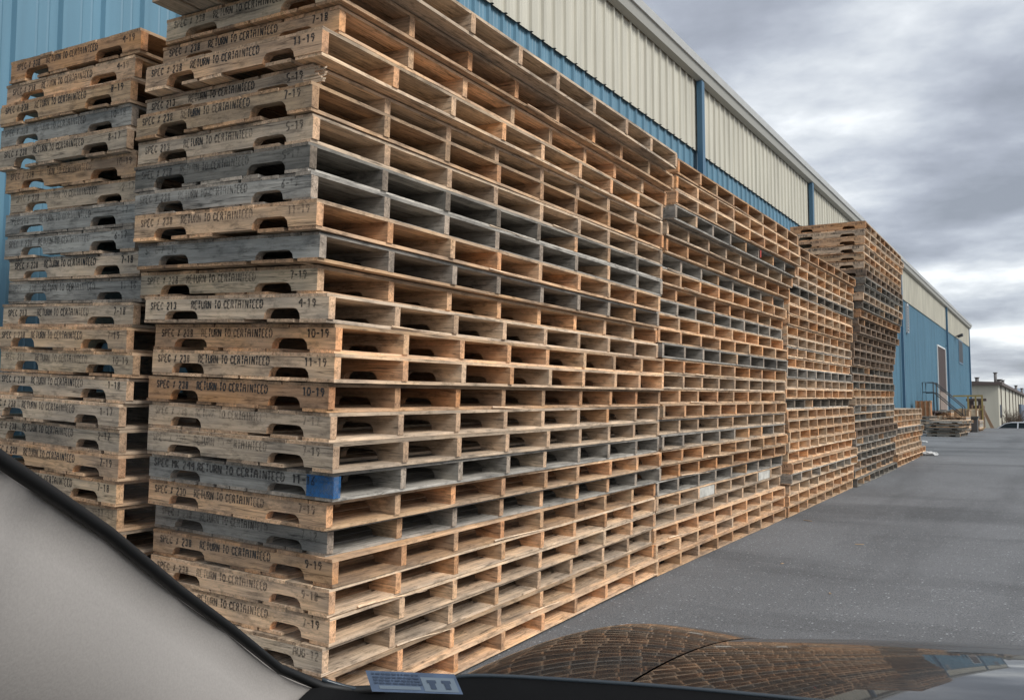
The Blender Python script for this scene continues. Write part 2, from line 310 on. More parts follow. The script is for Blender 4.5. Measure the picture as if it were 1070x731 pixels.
# ------------------------------------------------------------ pallets
LX, LY, SH, ST, DT = 1.06, 3.50, 0.0855, 0.037, 0.0143
PITCH_Z = 0.1145
def stringer_mesh(seed):
    """local origin: bottom, right-hand (+X) end, front face; runs to -X; notched underneath"""
    r = random.Random(seed); j = lambda a: r.uniform(-a, a)
    mb = MB(); pts = [(0, 0)]
    def notch(a, b):
        d = 0.039 + j(0.005); a += j(0.012); b += j(0.012)
        pts.extend([(-a, 0), (-a - 0.006, d * 0.55), (-a - 0.022, d * 0.92), (-a - 0.04, d), (-b + 0.04, d), (-b + 0.022, d * 0.92), (-b + 0.006, d * 0.55), (-b, 0)])
    notch(0.135, 0.335); notch(0.725, 0.925)
    pts.append((-LX, 0))
    V = {}
    def vv(x, y, z):
        k = (round(x, 6), round(y, 6), round(z, 6))
        if k not in V: V[k] = mb.bm.verts.new((x, y, z))
        return V[k]
    for (x0, z0), (x1, z1) in zip(pts, pts[1:]):       # one upright strip per step of the underside outline
        mb.bm.faces.new((vv(x1, 0, z1), vv(x0, 0, z0), vv(x0, 0, SH), vv(x1, 0, SH)))
        mb.bm.faces.new((vv(x0, ST, z0), vv(x1, ST, z1), vv(x1, ST, SH), vv(x0, ST, SH)))
        mb.bm.faces.new((vv(x0, 0, z0), vv(x1, 0, z1), vv(x1, ST, z1), vv(x0, ST, z0)))
        mb.bm.faces.new((vv(x1, 0, SH), vv(x0, 0, SH), vv(x0, ST, SH), vv(x1, ST, SH)))
    for x in (0, -LX): mb.bm.faces.new((vv(x, 0, 0), vv(x, ST, 0), vv(x, ST, SH), vv(x, 0, SH)))
    t = r.random() * 0.5 + 0.25
    for v in mb.bm.verts: v[mb.tone] = t
    return mb.mesh('stringer')
def deck_mesh(seed, top):
    r = random.Random(seed); mb = MB(); x = 0.004
    while x < LX - 0.05:
        wd = r.choice((0.088, 0.100, 0.125, 0.138)); wd = min(wd, LX - x + 0.004)
        if LX - x - wd < 0.06: wd = LX - x + 0.003
        gap = r.uniform(0.001, 0.004) if top else r.choice((0.002, 0.004, 0.012, 0.03))
        first, last = x < 0.01, x + wd > LX - 0.02
        if not (not top and not first and not last and r.random() < 0.12):
            t = r.random(); th = DT * r.uniform(0.84, 1.0)
            y0, y1 = r.uniform(-0.003, 0.004), LY + r.uniform(-0.006, 0.006); ph, amp = r.uniform(0, 6), r.uniform(0.0, 0.003)
            chip = r.random() < 0.10; n = 10; prev = None
            for i in range(n + 1):
                y = y0 + (y1 - y0) * i / n; wv = amp * math.sin(ph + i * 0.9); a = x + wv * 1.2; b = x + wd + wv * 1.2
                if first and top is False: a += r.uniform(-0.002, 0.003)
                if i in (0, n) and chip: b -= wd * r.uniform(0.05, 0.2)
                skew = r.uniform(-0.0015, 0.0015) if i in (0, n) else 0
                lift = 0.0 if top else (DT - th)
                zb = 0.0 + (wv * 0.25 if top else 0)
                ring = [mb.bm.verts.new(p) for p in ((-a, y + skew, zb + lift), (-b, y - skew, zb + lift), (-b, y - skew, zb + lift + th), (-a, y + skew, zb + lift + th))]
                for v in ring: v[mb.tone] = t
                if prev:
                    for k in range(4): mb.bm.faces.new((prev[k], prev[(k + 1) % 4], ring[(k + 1) % 4], ring[k]))
                else: mb.bm.faces.new(ring)
                prev = ring
            mb.bm.faces.new(list(reversed(prev)))
        x += wd + gap
    return mb.mesh('top_deck' if top else 'bottom_deck')
def sliver_mesh(seed):
    """a strip of torn wood hanging off a deck edge"""
    r = random.Random(seed); mb = MB(); ln = r.uniform(0.25, 0.9); pts = []; n = 9; prev = None
    for i in range(n + 1):
        u = i / n; wd = 0.010 * (1 - u) + 0.0012; x = 0.001 + 0.030 * u ** 2.2 * r.uniform(.8, 1.1); z = 0.004 - r.uniform(0.5, 1) * 0.014 * u ** 2
        ring = [mb.bm.verts.new(p) for p in ((x, ln * u, z), (x + 0.004 * (1 - u) + .001, ln * u, z + wd * .4), (x, ln * u, z + wd))]
        if prev:
            for k in range(3): mb.bm.faces.new((prev[k], prev[(k + 1) % 3], ring[(k + 1) % 3], ring[k]))
        else: mb.bm.faces.new(ring)
        prev = ring
    mb.bm.faces.new(list(reversed(prev)))
    for v in mb.bm.verts: v[mb.tone] = 0.8
    return mb.mesh('split_sliver')
SLIV = [sliver_mesh(400 + i) for i in range(4)]
for m in SLIV: m.materials.append(WY)
STR = [stringer_mesh(100 + i) for i in range(7)]
TOPD = [deck_mesh(200 + i, True) for i in range(7)]
BOTD = [deck_mesh(300 + i, False) for i in range(7)]
for m in STR: m.materials.append(WX)
for m in TOPD + BOTD: m.materials.append(WY)

# stencil alphabet on a 2 x 4 grid: each glyph a list of segments
G = {
 'A': '00-03 03-14 14-23 23-20 02-22', 'C': '21-10 10-01 01-03 03-14 14-23', 'D': '00-04 04-14 14-23 23-21 21-10 10-00', 'E': '00-04 04-24 02-12 00-20',
 'G': '23-14 14-03 03-01 01-10 10-21 21-22 22-12', 'I': '10-14', 'K': '00-04 24-02 02-20', 'M': '00-04 04-12 12-24 24-20', 'N': '00-04 04-20 24-20',
 'O': '01-03 03-14 14-23 23-21 21-10 10-01', 'P': '00-04 04-14 14-23 23-12 12-02', 'R': '00-04 04-14 14-23 23-12 12-02 12-20', 'S': '23-14 14-03 03-21 21-10 10-01',
 'T': '10-14 04-24', 'U': '04-01 01-10 10-21 21-24', '0': '01-03 03-14 14-23 23-21 21-10 10-01', '1': '10-14 14-03', '2': '03-14 14-23 23-00 00-20',
 '3': '03-14 14-23 23-12 12-21 21-10 10-01', '4': '24-20 24-02 02-22', '5': '24-04 04-02 02-12 12-21 21-10 10-00', '6': '24-13 13-01 01-10 10-21 21-12 12-02',
 '7': '04-24 24-10', '8': '12-03 03-14 14-23 23-12 12-21 21-10 10-01 01-12', '9': '10-22 22-23 23-14 14-03 03-12 12-22', '-': '02-22', '#': '10-14 11-21 01-11 03-23 01-21 00-24'}
def text_quads(mb, s, x0, z0, h, wch, sw=0.0074, y=-0.0009):
    x = x0
    for ch in s:
        if ch in G:
            for seg in G[ch].split():
                a, b = seg.split('-') if ch != '-' else ('02', '22')
                p = Vector((x + int(a[0]) * wch / 2, 0, z0 + int(a[1]) * h / 4)); q = Vector((x + int(b[0]) * wch / 2, 0, z0 + int(b[1]) * h / 4))
                d = q - p; ln = d.length; d.normalize(); n = Vector((-d.z, 0, d.x)) * sw * (0.5 if abs(d.z) > 0.5 else 0.40) * (0.55 if ch == '#' else 1)
                p = p + d * 0.0010; q = q - d * 0.0010
                if ch in 'TECDR' and ln > h * 0.9 and abs(d.x) < 0.1:      # stencil bridge
                    mids = [(p, p + (q - p) * 0.44), (p + (q - p) * 0.56, q)]
                else: mids = [(p, q)]
                for u, v in mids:
                    vs = [mb.bm.verts.new((w_.x, y, w_.z)) for w_ in (u - n, v - n, v + n, u + n)]
                    mb.bm.faces.new(vs)
        x += wch * (1.45 if ch != ' ' else 1.1)
    return x
TEXTS = {}
def text_mesh(spec, mid, date):
    key = (spec, mid, date)
    if key not in TEXTS:
        mb = MB(); hh = 0.034; zz = 0.0460
        if spec.endswith('244'):
            text_quads(mb, spec + ' ' + mid + '  ' + date, -LX + 0.04, zz, hh, 0.0170)
        else:
            if spec: text_quads(mb, spec, -LX + 0.045, zz, hh * 0.95, 0.0152)
            if mid: text_quads(mb, mid, -LX + 0.305, zz, hh, 0.0142)
            if date: text_quads(mb, date, -0.145, zz, hh, 0.0160)
        me = mb.mesh('stencil_lettering', False); me.materials.append(INK)
        TEXTS[key] = me
    return TEXTS[key]

TAN, PALE, BROWN, WORN, GREY, DARK = (0.63, 0.435, 0.278), (0.71, 0.525, 0.36), (0.49, 0.325, 0.20), (0.54, 0.415, 0.30), (0.36, 0.332, 0.292), (0.215, 0.197, 0.170)
DEEP = (0.26, 0.195, 0.145)
LOOK = {DEEP: 'dark brown', TAN: 'tan', PALE: 'pale', BROWN: 'brown', WORN: 'worn greyish', GREY: 'weathered grey', DARK: 'dark grey'}
def jit(c, a=0.12, warm=0.0, rr=random):
    k = 1 + rr.uniform(-a, a); w_ = rr.uniform(-0.5, 1) * warm
    return (min(1, c[0] * k * (1 + 0.10 * w_)), c[1] * k * (1 - 0.10 * w_), c[2] * k * (1 - 0.25 * w_), 1)
PAL_GROUP = 'long wooden pallets stacked beside the warehouse'
def make_pallet(M, col, label, rr, letters=None, fade=0.6, lost=None):
    """M places the near right-hand bottom corner; pallet runs to -X and +Y"""
    t = empty('wooden_pallet'); t.matrix_world = M
    tag(t, label, 'pallet', PAL_GROUP)
    i = rr.randrange(7)
    warm = 1.0 if col in (TAN, BROWN, PALE) else 0.1
    bd = link('bottom_deck', BOTD[i], None, t, jit(col, 0.10, warm * 0.3, rr))
    td = link('top_deck', TOPD[rr.randrange(7)], None, t, jit(col, 0.10, warm * 0.3, rr)); td.location.z = DT + SH
    # now and then one deck comes from another, greyer board lot
    if col in (GREY, DARK) and rr.random() < 0.45: bd.color = jit(rr.choice((WORN, GREY, BROWN)), 0.12, 0, rr)
    if rr.random() < 0.16: td.color = jit(rr.choice((GREY, WORN, TAN)), 0.1, 0, rr)
    if rr.random() < 0.30:
        sv = link('split_sliver', SLIV[rr.randrange(4)], None, bd, jit(PALE if col not in (GREY, DARK) else WORN, 0.1, 0.3, rr)); sv.location = (0.0, rr.uniform(0.1, 2.2), rr.uniform(-0.002, 0.004))
    first = None
    for k in range(9):
        s = link('stringer', STR[rr.randrange(7)], None, t, jit(col, 0.14, warm, rr))
        s.location = (rr.uniform(-0.006, 0.006), k * (LY - ST) / 8 + (rr.uniform(-0.02, 0.02) if 0 < k < 8 else 0), DT)
        if rr.random() < (0.22 if col in (GREY, DARK) else 0.10) and k: s.color = jit(rr.choice((WORN, TAN, BROWN)), 0.1, 0.5, rr)
        if k == 0: first = s
    if letters:
        lt = link('stencil_lettering', text_mesh(*letters), None, first, (1, 1, 1, fade + rr.uniform(-0.12, 0.10)))
        lt.location = (rr.uniform(-0.012, 0.012), 0, rr.uniform(-0.0035, 0.0025)); lt.rotation_euler.y = R(rr.uniform(-0.22, 0.22))
    return t, first

ORD = ['', 'first', 'second', 'third', 'fourth', 'fifth', 'sixth', 'seventh', 'eighth', 'ninth', 'tenth', 'eleventh', 'twelfth', 'thirteenth', 'fourteenth', 'fifteenth', 'sixteenth', 'seventeenth', 'eighteenth']
def ordphrase(k, n):
    if k == 0: return 'bottommost'
    if k == n - 1: return 'topmost'
    return (ORD[k + 1] + ' from the bottom') if k + 1 <= n / 2 else (ORD[n - k] + ' from the top')
def lay(X, Y, n, k, dx_, dy_, rz, tilt, p0, p1, zbase=None, pitch=PITCH_Z):
    zb = (ground_z(X, Y) + 0.004) if zbase is None else zbase
    f = k / max(1, n - 1)
    return (Matrix.Translation((X + dx_, Y + dy_, zb + k * pitch)) @ Matrix.Rotation(R(-rz), 4, 'Z')
            @ Matrix.Rotation(R(p0 + (p1 - p0) * f), 4, 'X') @ Matrix.Rotation(R(tilt), 4, 'Y'))
MID = 'RETURN TO CERTAINTEED'
rA = random.Random(11)
# nearest stack: (colour, spec, mid, date, ink) from the bottom up
S1 = [(TAN,'','','',0),(TAN,'SPEC # 238',MID,'7-19',.5),(WORN,'','MK','AUG-12',.55),(PALE,'SPEC # 238',MID,'7-19',.62),(PALE,'SPEC # 238',MID,'9-18',.35),(BROWN,'SPEC # 238',MID,'9-19',.6),
 (GREY,'SPEC # 238',MID,'7-12',.28),(TAN,'SPEC # 230',MID,'7-19',.55),(GREY,'SPEC MK 244',MID,'11-16',.75),(WORN,'SPEC # 230',MID,'7-19',.32),(WORN,'SPEC # 238',MID,'7-17',.28),(BROWN,'SPEC # 238',MID,'10-19',.85),
 (PALE,'SPEC # 238',MID,'11-19',.66),(TAN,'SPEC # 238',MID,'10-19',.66),(WORN,'SPEC 213',MID,'4-19',.6),(TAN,'SPEC # 238',MID,'7-19',.42),(GREY,'SPEC # 238','','',.2),(TAN,'SPEC # 238',MID,'11-19',.55),
 (GREY,'SPEC # 238',MID,'6-17',.25),(DARK,'SPEC # 238',MID,'5-17',.42),(WORN,'SPEC 213',MID,'5-19',.62),(BROWN,'SPEC # 238',MID,'7-19',.6),(WORN,'SPEC 213',MID,'5-19',.62),(PALE,'SPEC # 238',MID,'11-19',.68),
 (TAN,'SPEC # 238',MID,'7-18',.85),(TAN,'SPEC # 238',MID,'7-18',.6),(WORN,'SPEC # 238',MID,'10-19',.5)]
OFF = [(0.124, -0.052, -1.06), (0.106, -0.035, -1.46), (0.104, -0.063, -1.47), (0.12, -0.045, -1.4), (0.126, -0.058, -1.37), (0.137, -0.047, -1.62), (0.089, -0.036, -0.21), (0.155, -0.114, -0.75), (0.206, -0.128, -1.69), (0.235, -0.161, -1.91), (0.202, -0.144, -1.47), (0.197, -0.157, -1.04), (0.239, -0.163, -1.19), (0.224, -0.149, -1.01), (0.232, -0.201, -1.59), (0.169, -0.196, -0.71), (0.23, -0.252, -1.07), (0.254, -0.29, -0.95), (0.213, -0.275, -0.11), (0.2, -0.279, 0.16), (0.202, -0.269, 0.08), (0.217, -0.287, -0.01), (0.138, -0.199, 0.71), (0.228, -0.247, -0.41), (0.236, -0.161, -0.71), (0.274, -0.189, -0.16), (0.375, -0.333, -0.4), (0.396, -0.358, -0.09)]
n = len(S1)
for k, (c, sp, md, dt, fd) in enumerate(S1):
    dx_, dy_, rz = OFF[k]
    lab = '%s wooden pallet%s, %s of the nearest tall stack' % (LOOK[c], (' stencilled ' + dt) if dt else '', ordphrase(k, n))
    M = lay(-2.60, 2.70, n, k, dx_, dy_, rz, 2.9, 1.49, 0.0, zbase=0.083)
    t, s0 = make_pallet(M, c, lab, rA, (sp, md, dt) if (sp or md) else None, fd)
    if k == 8:   # blue paint on the near end of the front stringer
        mb = MB(); mb.box((-0.13, -0.0022, 0.001), (0.008, 0.0, SH - 0.001)); mb.box((0.008, -0.0022, 0.001), (0.0095, ST + 0.001, SH - 0.001))
        bmat_ = INK.copy(); bmat_.name = 'blue_spray'; pb = bmat_.node_tree.nodes['Principled BSDF']; pb.inputs['Base Color'].default_value = (0.035, 0.15, 0.36, 1)
        bp_ = mb.build('blue_paint', bmat_, s0, (1, 1, 1, 0.66)); tag(bp_, 'patchy blue painted stringer end')
        text_o = [c_ for c_ in s0.children if c_.name.startswith('stencil')]
        for q in text_o: q.location.y = -0.0016

    if k == 22:  # torn stringer end
        mb = MB(); r5 = random.Random(9)
        for i in range(9):
            z = 0.006 + i * 0.009; l = r5.uniform(0.02, 0.07); y = r5.uniform(-0.012, 0.02)
            mb.prism([(-0.05, y, z), (-0.05, y + 0.012, z), (l, y + 0.008, z + r5.uniform(-.012, .012)), (l * .9, y, z)], (0, 0, 0.007))
        q = mb.build('splintered_end', WX, s0, jit(WORN, .1, 0, r5)); tag(q, 'splintered broken stringer end')

def stack(X, Y, n, where, cols, tilt, p0, p1, off, seed, letters=True, far_tilt=0, pitch=PITCH_Z, spec=None, rzj=0.5):
    rr = random.Random(seed); o = []
    ax = ay = 0.0
    for k in range(n):
        ax = ax * 0.6 + rr.uniform(-0.030, 0.030); ay = ay * 0.6 + rr.uniform(-0.03, 0.03)
        ox, oy, rz = off(k)
        c = cols[k % len(cols)] if isinstance(cols, list) else cols
        dt = (spec[k] if spec else rr.choice(('7-19', '10-19', '4-19', '11-19', '5-18', '9-19', '8-19')))
        lab = '%s wooden pallet, %s of the %s' % (LOOK[c], ordphrase(k, n), where)
        M = lay(X, Y, n, k, ox + ax, oy + ay, rz + rr.uniform(-rzj, rzj), tilt, p0, p1, pitch=pitch)
        o.append(make_pallet(M, c, lab, rr, ('SPEC # 238' if rr.random() < 0.8 else 'SPEC 213', MID, dt) if letters else None, rr.uniform(0.3, 0.7) if c not in (GREY, DARK) else 0.3))
    return o
def pick(seed, n, pg):
    rr = random.Random(seed); o = []
    for k in range(n):
        if o and rr.random() < 0.3: o.append(o[-1]); continue
        o.append(rr.choice((GREY, GREY, DARK)) if rr.random() < pg else rr.choice((TAN, TAN, PALE, BROWN, WORN)))
    return o
# stack to the left of the nearest one
cl = [TAN,WORN,TAN,TAN,TAN,WORN,TAN,TAN,TAN,WORN,WORN,WORN,TAN,TAN,WORN,GREY,WORN,GREY,GREY,WORN,TAN,WORN,GREY,BROWN,PALE,BROWN]
spl = ['9-19','7-19','9-19','7-19','7-19','7-18','11-19','7-18','7-19','2-17','1-17','1-18','10-19','7-19','7-18','11-16','7-18','6-17','5-17','2-17','10-19','8-17','10-18','8-19','4-19','4-19']
stack(-3.63, 2.50, len(cl), 'stack at far left', cl, 3.1, 1.1, 0.4, lambda k: (0.10 * ss(5, 14, k), -0.04 * ss(8, 24, k), -0.4), 21, spec=spl)
stack(-3.53, 6.12, 21, 'added stack behind far left one', pick(91, 21, 0.3), 2.0, 1.0, 0.4, lambda k: (0, 0, 0), 92, letters=False)  # added backing stack: blocks light and blue wall behind the left stack's gaps
# the row along the lane
c2 = [BROWN, TAN, TAN, WORN, WORN, GREY, BROWN, TAN, GREY, WORN, TAN, TAN, WORN, TAN, GREY, TAN, TAN, GREY, TAN, TAN, GREY, BROWN, WORN, GREY, TAN, TAN, BROWN]
st2 = stack(-2.53, 6.18, 27, 'second stack along the lane', c2, 2.2, 1.25, 0.2, lambda k: (0.0 + 0.19 * ss(18, 26, k) , 0.0, 0.1 + 0.4 * ss(16, 24, k)), 32, pitch=0.1140)
c3 = [BROWN, TAN, PALE, GREY, TAN, TAN, PALE, TAN, BROWN, TAN, DARK, TAN, WORN, GREY, TAN, PALE, WORN, TAN, BROWN, TAN, TAN, DARK, WORN, TAN, TAN, BROWN]
st3 = stack(-2.53, 9.72, 26, 'third stack along the lane', c3, 1.6, 1.2, 0.4, lambda k: (0.06 * ss(16, 25, k), 0.0, 0.1), 42, pitch=0.1150)
rr4 = random.Random(8); c4 = [rr4.choice((DEEP, DARK, DEEP, DEEP, BROWN, DARK, WORN)) for _ in range(33)]
for i_ in (0, 1, 4, 5, 9): c4[i_] = DARK if i_ < 2 else GREY
for i_ in (24, 25): c4[i_] = DARK
for i_ in (27, 28, 29, 30, 31): c4[i_] = (WORN, BROWN, WORN, TAN, WORN)[i_ - 27]
stack(-2.53, 13.3, 33, 'tallest leaning stack', c4, 1.2, 1.2, 0.2, lambda k: (0.02 + 0.20 * ss(12, 27, k), 0.0, 0.1), 52, pitch=0.1145)
stack(-2.53, 16.98, 9, 'low stack past the tallest one', [BROWN, TAN, WORN, TAN, TAN, GREY, PALE, TAN, WORN], 0.8, 0.9, 0.5, lambda k: (0, 0, 0), 62)
c6 = [DARK, GREY, DARK, GREY, GREY]
stack(-3.05, 34.8, 5, 'short grey stack before the dock', c6, 0.3, 0, 0, lambda k: (0.02 * k * (-1) ** k, 0.1 * (k % 2), 0), 72, letters=False, rzj=1.5)
stack(-4.55, 39.5, 6, 'farther short stack near the dock', [GREY, DARK, GREY, WORN, GREY, DARK], 0.3, 0, 0, lambda k: (0, 0, 0), 73, letters=False, rzj=1.5)
# white boards filling two openings of the second stack, red tag
for yy in (0.904, 2.637):
    t, s0 = st2[4]; mb = MB(); mb.box((-0.016, yy, DT + 0.004), (0.0, yy + 0.39, DT + SH - 0.004))
    q = mb.build('blocking_board', pbr('whitewashed', (0.52, 0.50, 0.45), 0.8, var=0.25, scale=14), t); tag(q, 'whitish board closing an opening')
t, s0 = st2[23]; ch = [c_ for c_ in t.children if c_.name.startswith('stringer')]
mb = MB(); mb.box((0.0065, 5 * (LY - ST) / 8 + 0.0, DT + 0.012), (0.0085, 5 * (LY - ST) / 8 + 0.036, DT + SH - 0.004))
q = mb.build('red_mark', pbr('red_paint', (0.45, 0.06, 0.04), 0.6), t); tag(q, 'red painted stringer end')

# ------------------------------------------------------------ splinters, broken bits
TANM = pbr('splinter_wood', (0.45, 0.32, 0.2), 0.8, var=0.2, scale=30)
for i, (x, y, a, l, lab) in enumerate(((-1.55, 8.3, 0.4, 0.13, 'small pale wood chip lying on the lane by the third stack'), (-1.9, 7.1, 1.2, 0.06, 'tiny wood chip on the asphalt nearest the second stack'),
        (-1.35, 6.2, 2.0, 0.05, 'short splinter on the asphalt in front of the hood'), (-2.30, 9.6, 2.6, 0.20, 'long splinter lying at the foot of the second stack'))):
    mb = MB(); z = ground_z(x, y)
    mb.prism([(-l / 2, -0.006, 0), (l / 2, 0.0, 0), (l * 0.3, 0.012, 0), (-l * 0.4, 0.014, 0)], (0, 0, 0.008))
    o = mb.build('wood_splinter', TANM); o.scale = (0.6, 0.6, 0.6); o.location = (x, y, z + 0.002); o.rotation_euler.z = a; tag(o, lab, 'splinter', 'wood splinters on the asphalt')
PLAST = pbr('white_plastic', (0.55, 0.55, 0.54), 0.45)
def crumple(x, y, s, lab, seed):
    rr = random.Random(seed); bm = bmesh.new(); bmesh.ops.create_icosphere(bm, subdivisions=3, radius=s)
    for v in bm.verts:
        k = rr.uniform(0.7, 1.15); v.co.x *= 1.5 * k; v.co.y *= k; v.co.z = max(-0.15 * s, v.co.z * 0.5 * k)
    me = bpy.data.meshes.new('plastic_wrap'); bm.to_mesh(me); bm.free(); o = link('plastic_wrap', me, PLAST); o.location = (x, y, ground_z(x, y) + 0.03); tag(o, lab, 'plastic wrap', 'crumpled plastic on the ground')
crumple(-2.42, 20.6, 0.12, 'crumpled white plastic at the foot of the low stack', 1)
crumple(-3.35, 27.5, 0.07, 'small white plastic heap beyond the low stack', 2)

# ------------------------------------------------------------ loading dock
CONC = pbr('concrete', (0.30, 0.29, 0.27), 0.85, var=0.15, scale=3, bump=0.2)
YEL = pbr('yellow_paint', (0.33, 0.24, 0.08), 0.5, var=0.1, scale=6)
RUST = pbr('brown_steel', (0.07, 0.045, 0.04), 0.65, var=0.2, scale=3)
zd = 1.50
dk = empty('loading_dock', (-5.0, 50, ground_z(-5, 50))); tag(dk, 'concrete loading dock platform under the brown door', 'dock')
def dpart(mb, name, mat, root, fix=True):
    me = mb.mesh(name, fix); me.transform(Matrix.Translation(-root.location)); return link(name, me, mat, root)
mb = MB(); mb.box((-5.55, 45.6, 0.2), (-4.45, 63, zd)); dpart(mb, 'platform', CONC, dk)
mb = MB(); mb.box((-4.447, 45.6, zd - 0.2), (-4.40, 63, zd - 0.02)); dpart(mb, 'edge_beam', RUST, dk)
# black stair with rails
sr = empty('dock_stair', (-4.3, 44.6, ground_z(-4.3, 44.6))); tag(sr, 'black steel stair with sloping handrails up to the dock', 'stair')
gz = ground_z(-4.3, 44.6)
for y in (44.1, 45.3):
    mb = MB(); mb.tube([(-5.35, y, 1.5), (-5.35, y, 2.75), (-4.9, y, 2.75), (-3.75, y, gz + 1.25 - 0.15), (-3.75, y, gz + 0.02)], 0.022); mb.tube([(-5.35, y, 2.3), (-4.9, y, 2.3), (-3.75, y, gz + 0.65)], 0.022); mb.tube([(-4.9, y, 1.4), (-4.9, y, 2.75)], 0.025)
    dpart(mb, 'handrail', DARKM, sr)
mb = MB(); mb.box((-5.53, 44.0, 1.38), (-4.85, 45.4, 1.45)); mb.tube([(-5.3, 44.1, gz), (-5.3, 44.1, 1.38)], 0.04); mb.tube([(-4.9, 44.1, gz), (-4.9, 44.1, 1.38)], 0.04); dpart(mb, 'landing', RUST, sr)
for i in range(5):
    mb = MB(); z = gz + 0.17 * (5 - i); x = -4.85 + 0.21 * i; mb.box((x, 44.15, z - 0.03), (x + 0.23, 45.25, z)); dpart(mb, 'tread', RUST, sr)
# yellow guard rail
yr = empty('guard_rail', (-3.6, 52, ground_z(-3.6, 52))); tag(yr, 'yellow steel guard rail at the outer end of the dock', 'railing')
gz = ground_z(-3.6, 52)
for x in (-4.5, -4.15, -3.8, -3.5):
    mb = MB(); mb.box((x - 0.04, 51.96, gz), (x + 0.04, 52.04, gz + (1.75 if x > -4.5 else 1.1))); dpart(mb, 'post', YEL, yr)
mb = MB(); mb.box((-4.85, 51.95, gz + 1.70), (-3.46, 52.05, gz + 1.78)); mb.box((-4.6, 51.94, gz + 1.0), (-3.46, 52.03, gz + 1.08)); dpart(mb, 'rail', YEL, yr)
# crates and lumber in front of the dock
CRATE = [pbr('crate_a', (0.44, 0.32, 0.20), 0.8, var=0.25, scale=6, stretch=(1, 1, 6)), pbr('crate_b', (0.32, 0.21, 0.13), 0.8, var=0.25, scale=6), pbr('crate_c', (0.40, 0.18, 0.08), 0.8, var=0.2, scale=6), pbr('crate_d', (0.50, 0.42, 0.31), 0.8, var=0.2, scale=6)]
def crate(x, y, sx, sy, sz, mat, lab, z=None, lean=0):
    z = ground_z(x, y) if z is None else z
    t = empty('wooden_crate', (x, y, z), (0, R(lean), 0)); tag(t, lab, 'crate', 'wooden crates before the dock')
    mb = MB(); mb.box((-sx / 2 + .02, -sy / 2 + .02, 0.08), (sx / 2 - .02, sy / 2 - .02, sz - 0.02)); link('panel', mb.mesh('panel'), mat, t)
    mb = MB()
    for px in (-sx / 2, -sx / 6 - 0.03, sx / 6 - 0.03, sx / 2 - 0.06):
        mb.box((px, -sy / 2 - 0.01, 0.0), (px + 0.06, -sy / 2 + 0.02, sz)); mb.box((px, sy / 2 - 0.02, 0.0), (px + 0.06, sy / 2 + 0.01, sz))
    for pz in (0.0, sz / 2, sz - 0.06):
        mb.box((sx / 2 - 0.018, -sy / 2 + 0.03, pz), (sx / 2 + 0.012, sy / 2 - 0.03, pz + 0.06))
    link('batten', mb.mesh('batten'), CRATE[1], t)
crate(-4.75, 40.0 + 3.2, 0.75, 0.6, 0.75, CRATE[3], 'pale crate beneath the black stair rails', z=0.52)
crate(-4.05, 46.5, 0.8, 0.9, 1.0, CRATE[0], 'tan crate standing left of the lumber pile under the rail')
crate(-3.95, 49.0, 0.9, 1.0, 1.05, CRATE[3], 'largest pale crate in front of the dock edge')
crate(-5.1, 42.3, 0.6, 0.6, 1.35, CRATE[2], 'tall orange brown crate beside the blue wall')
crate(-4.35, 54.5, 0.55, 0.7, 0.95, CRATE[1], 'dark brown crate behind the yellow posts')
crate(-4.05, 57.0, 0.6, 0.8, 1.3, RUST, 'dark crate standing at the end of the dock')
def lumber(x, y, nx, nz, ln, lab, seed):
    rr = random.Random(seed); z = ground_z(x, y); t = empty('lumber_pile', (x, y, z)); tag(t, lab, 'lumber', 'lumber piles before the dock')
    mb = MB()
    for yy in (-ln * .3, ln * .3): mb.box((-nx * .06, yy, 0), (nx * .06, yy + .09, .085))
    link('bearer', mb.mesh('bearer'), CRATE[1], t)
    for k in range(nz):
        mb = MB()
        for i in range(nx): 
            o_ = rr.uniform(-.12, .12); mb.box((-nx * .06 + i * .12, -ln / 2 + o_, .09 + k * .055), (-nx * .06 + i * .12 + .11, ln / 2 + o_, .09 + k * .055 + .045), tone=rr.random())
        q = link('plank_layer', mb.mesh('plank_layer'), WY, t); q.color = jit(rr.choice((WORN, BROWN, GREY, TAN)), .15, .3, rr)
lumber(-3.85, 43.3, 7, 11, 3.0, 'grey brown lumber pile behind the short grey stack', 1)
lumber(-4.75, 46.0, 8, 15, 2.4, 'taller brown lumber pile beneath the blue wall', 2)
lumber(-3.55, 47.5, 5, 8, 2.4, 'low lumber pile left of the yellow rail', 3)
# rusty upright frame with leaning plank
fr = empty('steel_rack', (-3.75, 58.5, ground_z(-3.75, 58.5))); tag(fr, 'dark rusty steel rack past the yellow rail', 'rack')
g0 = ground_z(-3.75, 58.5)
for x in (-4.50, -4.02):
    mb = MB(); mb.box((x - 0.12, 58.3, g0), (x + 0.12, 58.7, g0 + 1.55)); dpart(mb, 'post', RUST, fr)
mb = MB(); mb.box((-4.75, 58.25, g0 + 1.55), (-3.72, 58.75, g0 + 1.7)); dpart(mb, 'top_beam', RUST, fr)
mb = MB(); mb.prism([(-3.50, 58.0, g0 - 0.05), (-3.32, 58.0, g0 - 0.05), (-3.80, 58.0, g0 + 1.1), (-3.95, 58.0, g0 + 1.1)], (0, 0.05, 0)); pk = mb.build('leaning_plank', CRATE[1]); tag(pk, 'brown plank leaning against the rusty rack', 'plank')
bl = MB(); bl.box((-3.7, 44.2, ground_z(-3.4, 44)), (-3.2, 44.8, ground_z(-3.4, 44) + 0.62)); bl.box((-3.75, 44.15, ground_z(-3.4, 44) + 0.62), (-3.15, 44.85, ground_z(-3.4, 44) + 0.70)); o = bl.build('dock_bumper', pbr('bumper_grey', (0.07, 0.07, 0.07), 0.8)); tag(o, 'dark grey block right of the short grey stack', 'block')

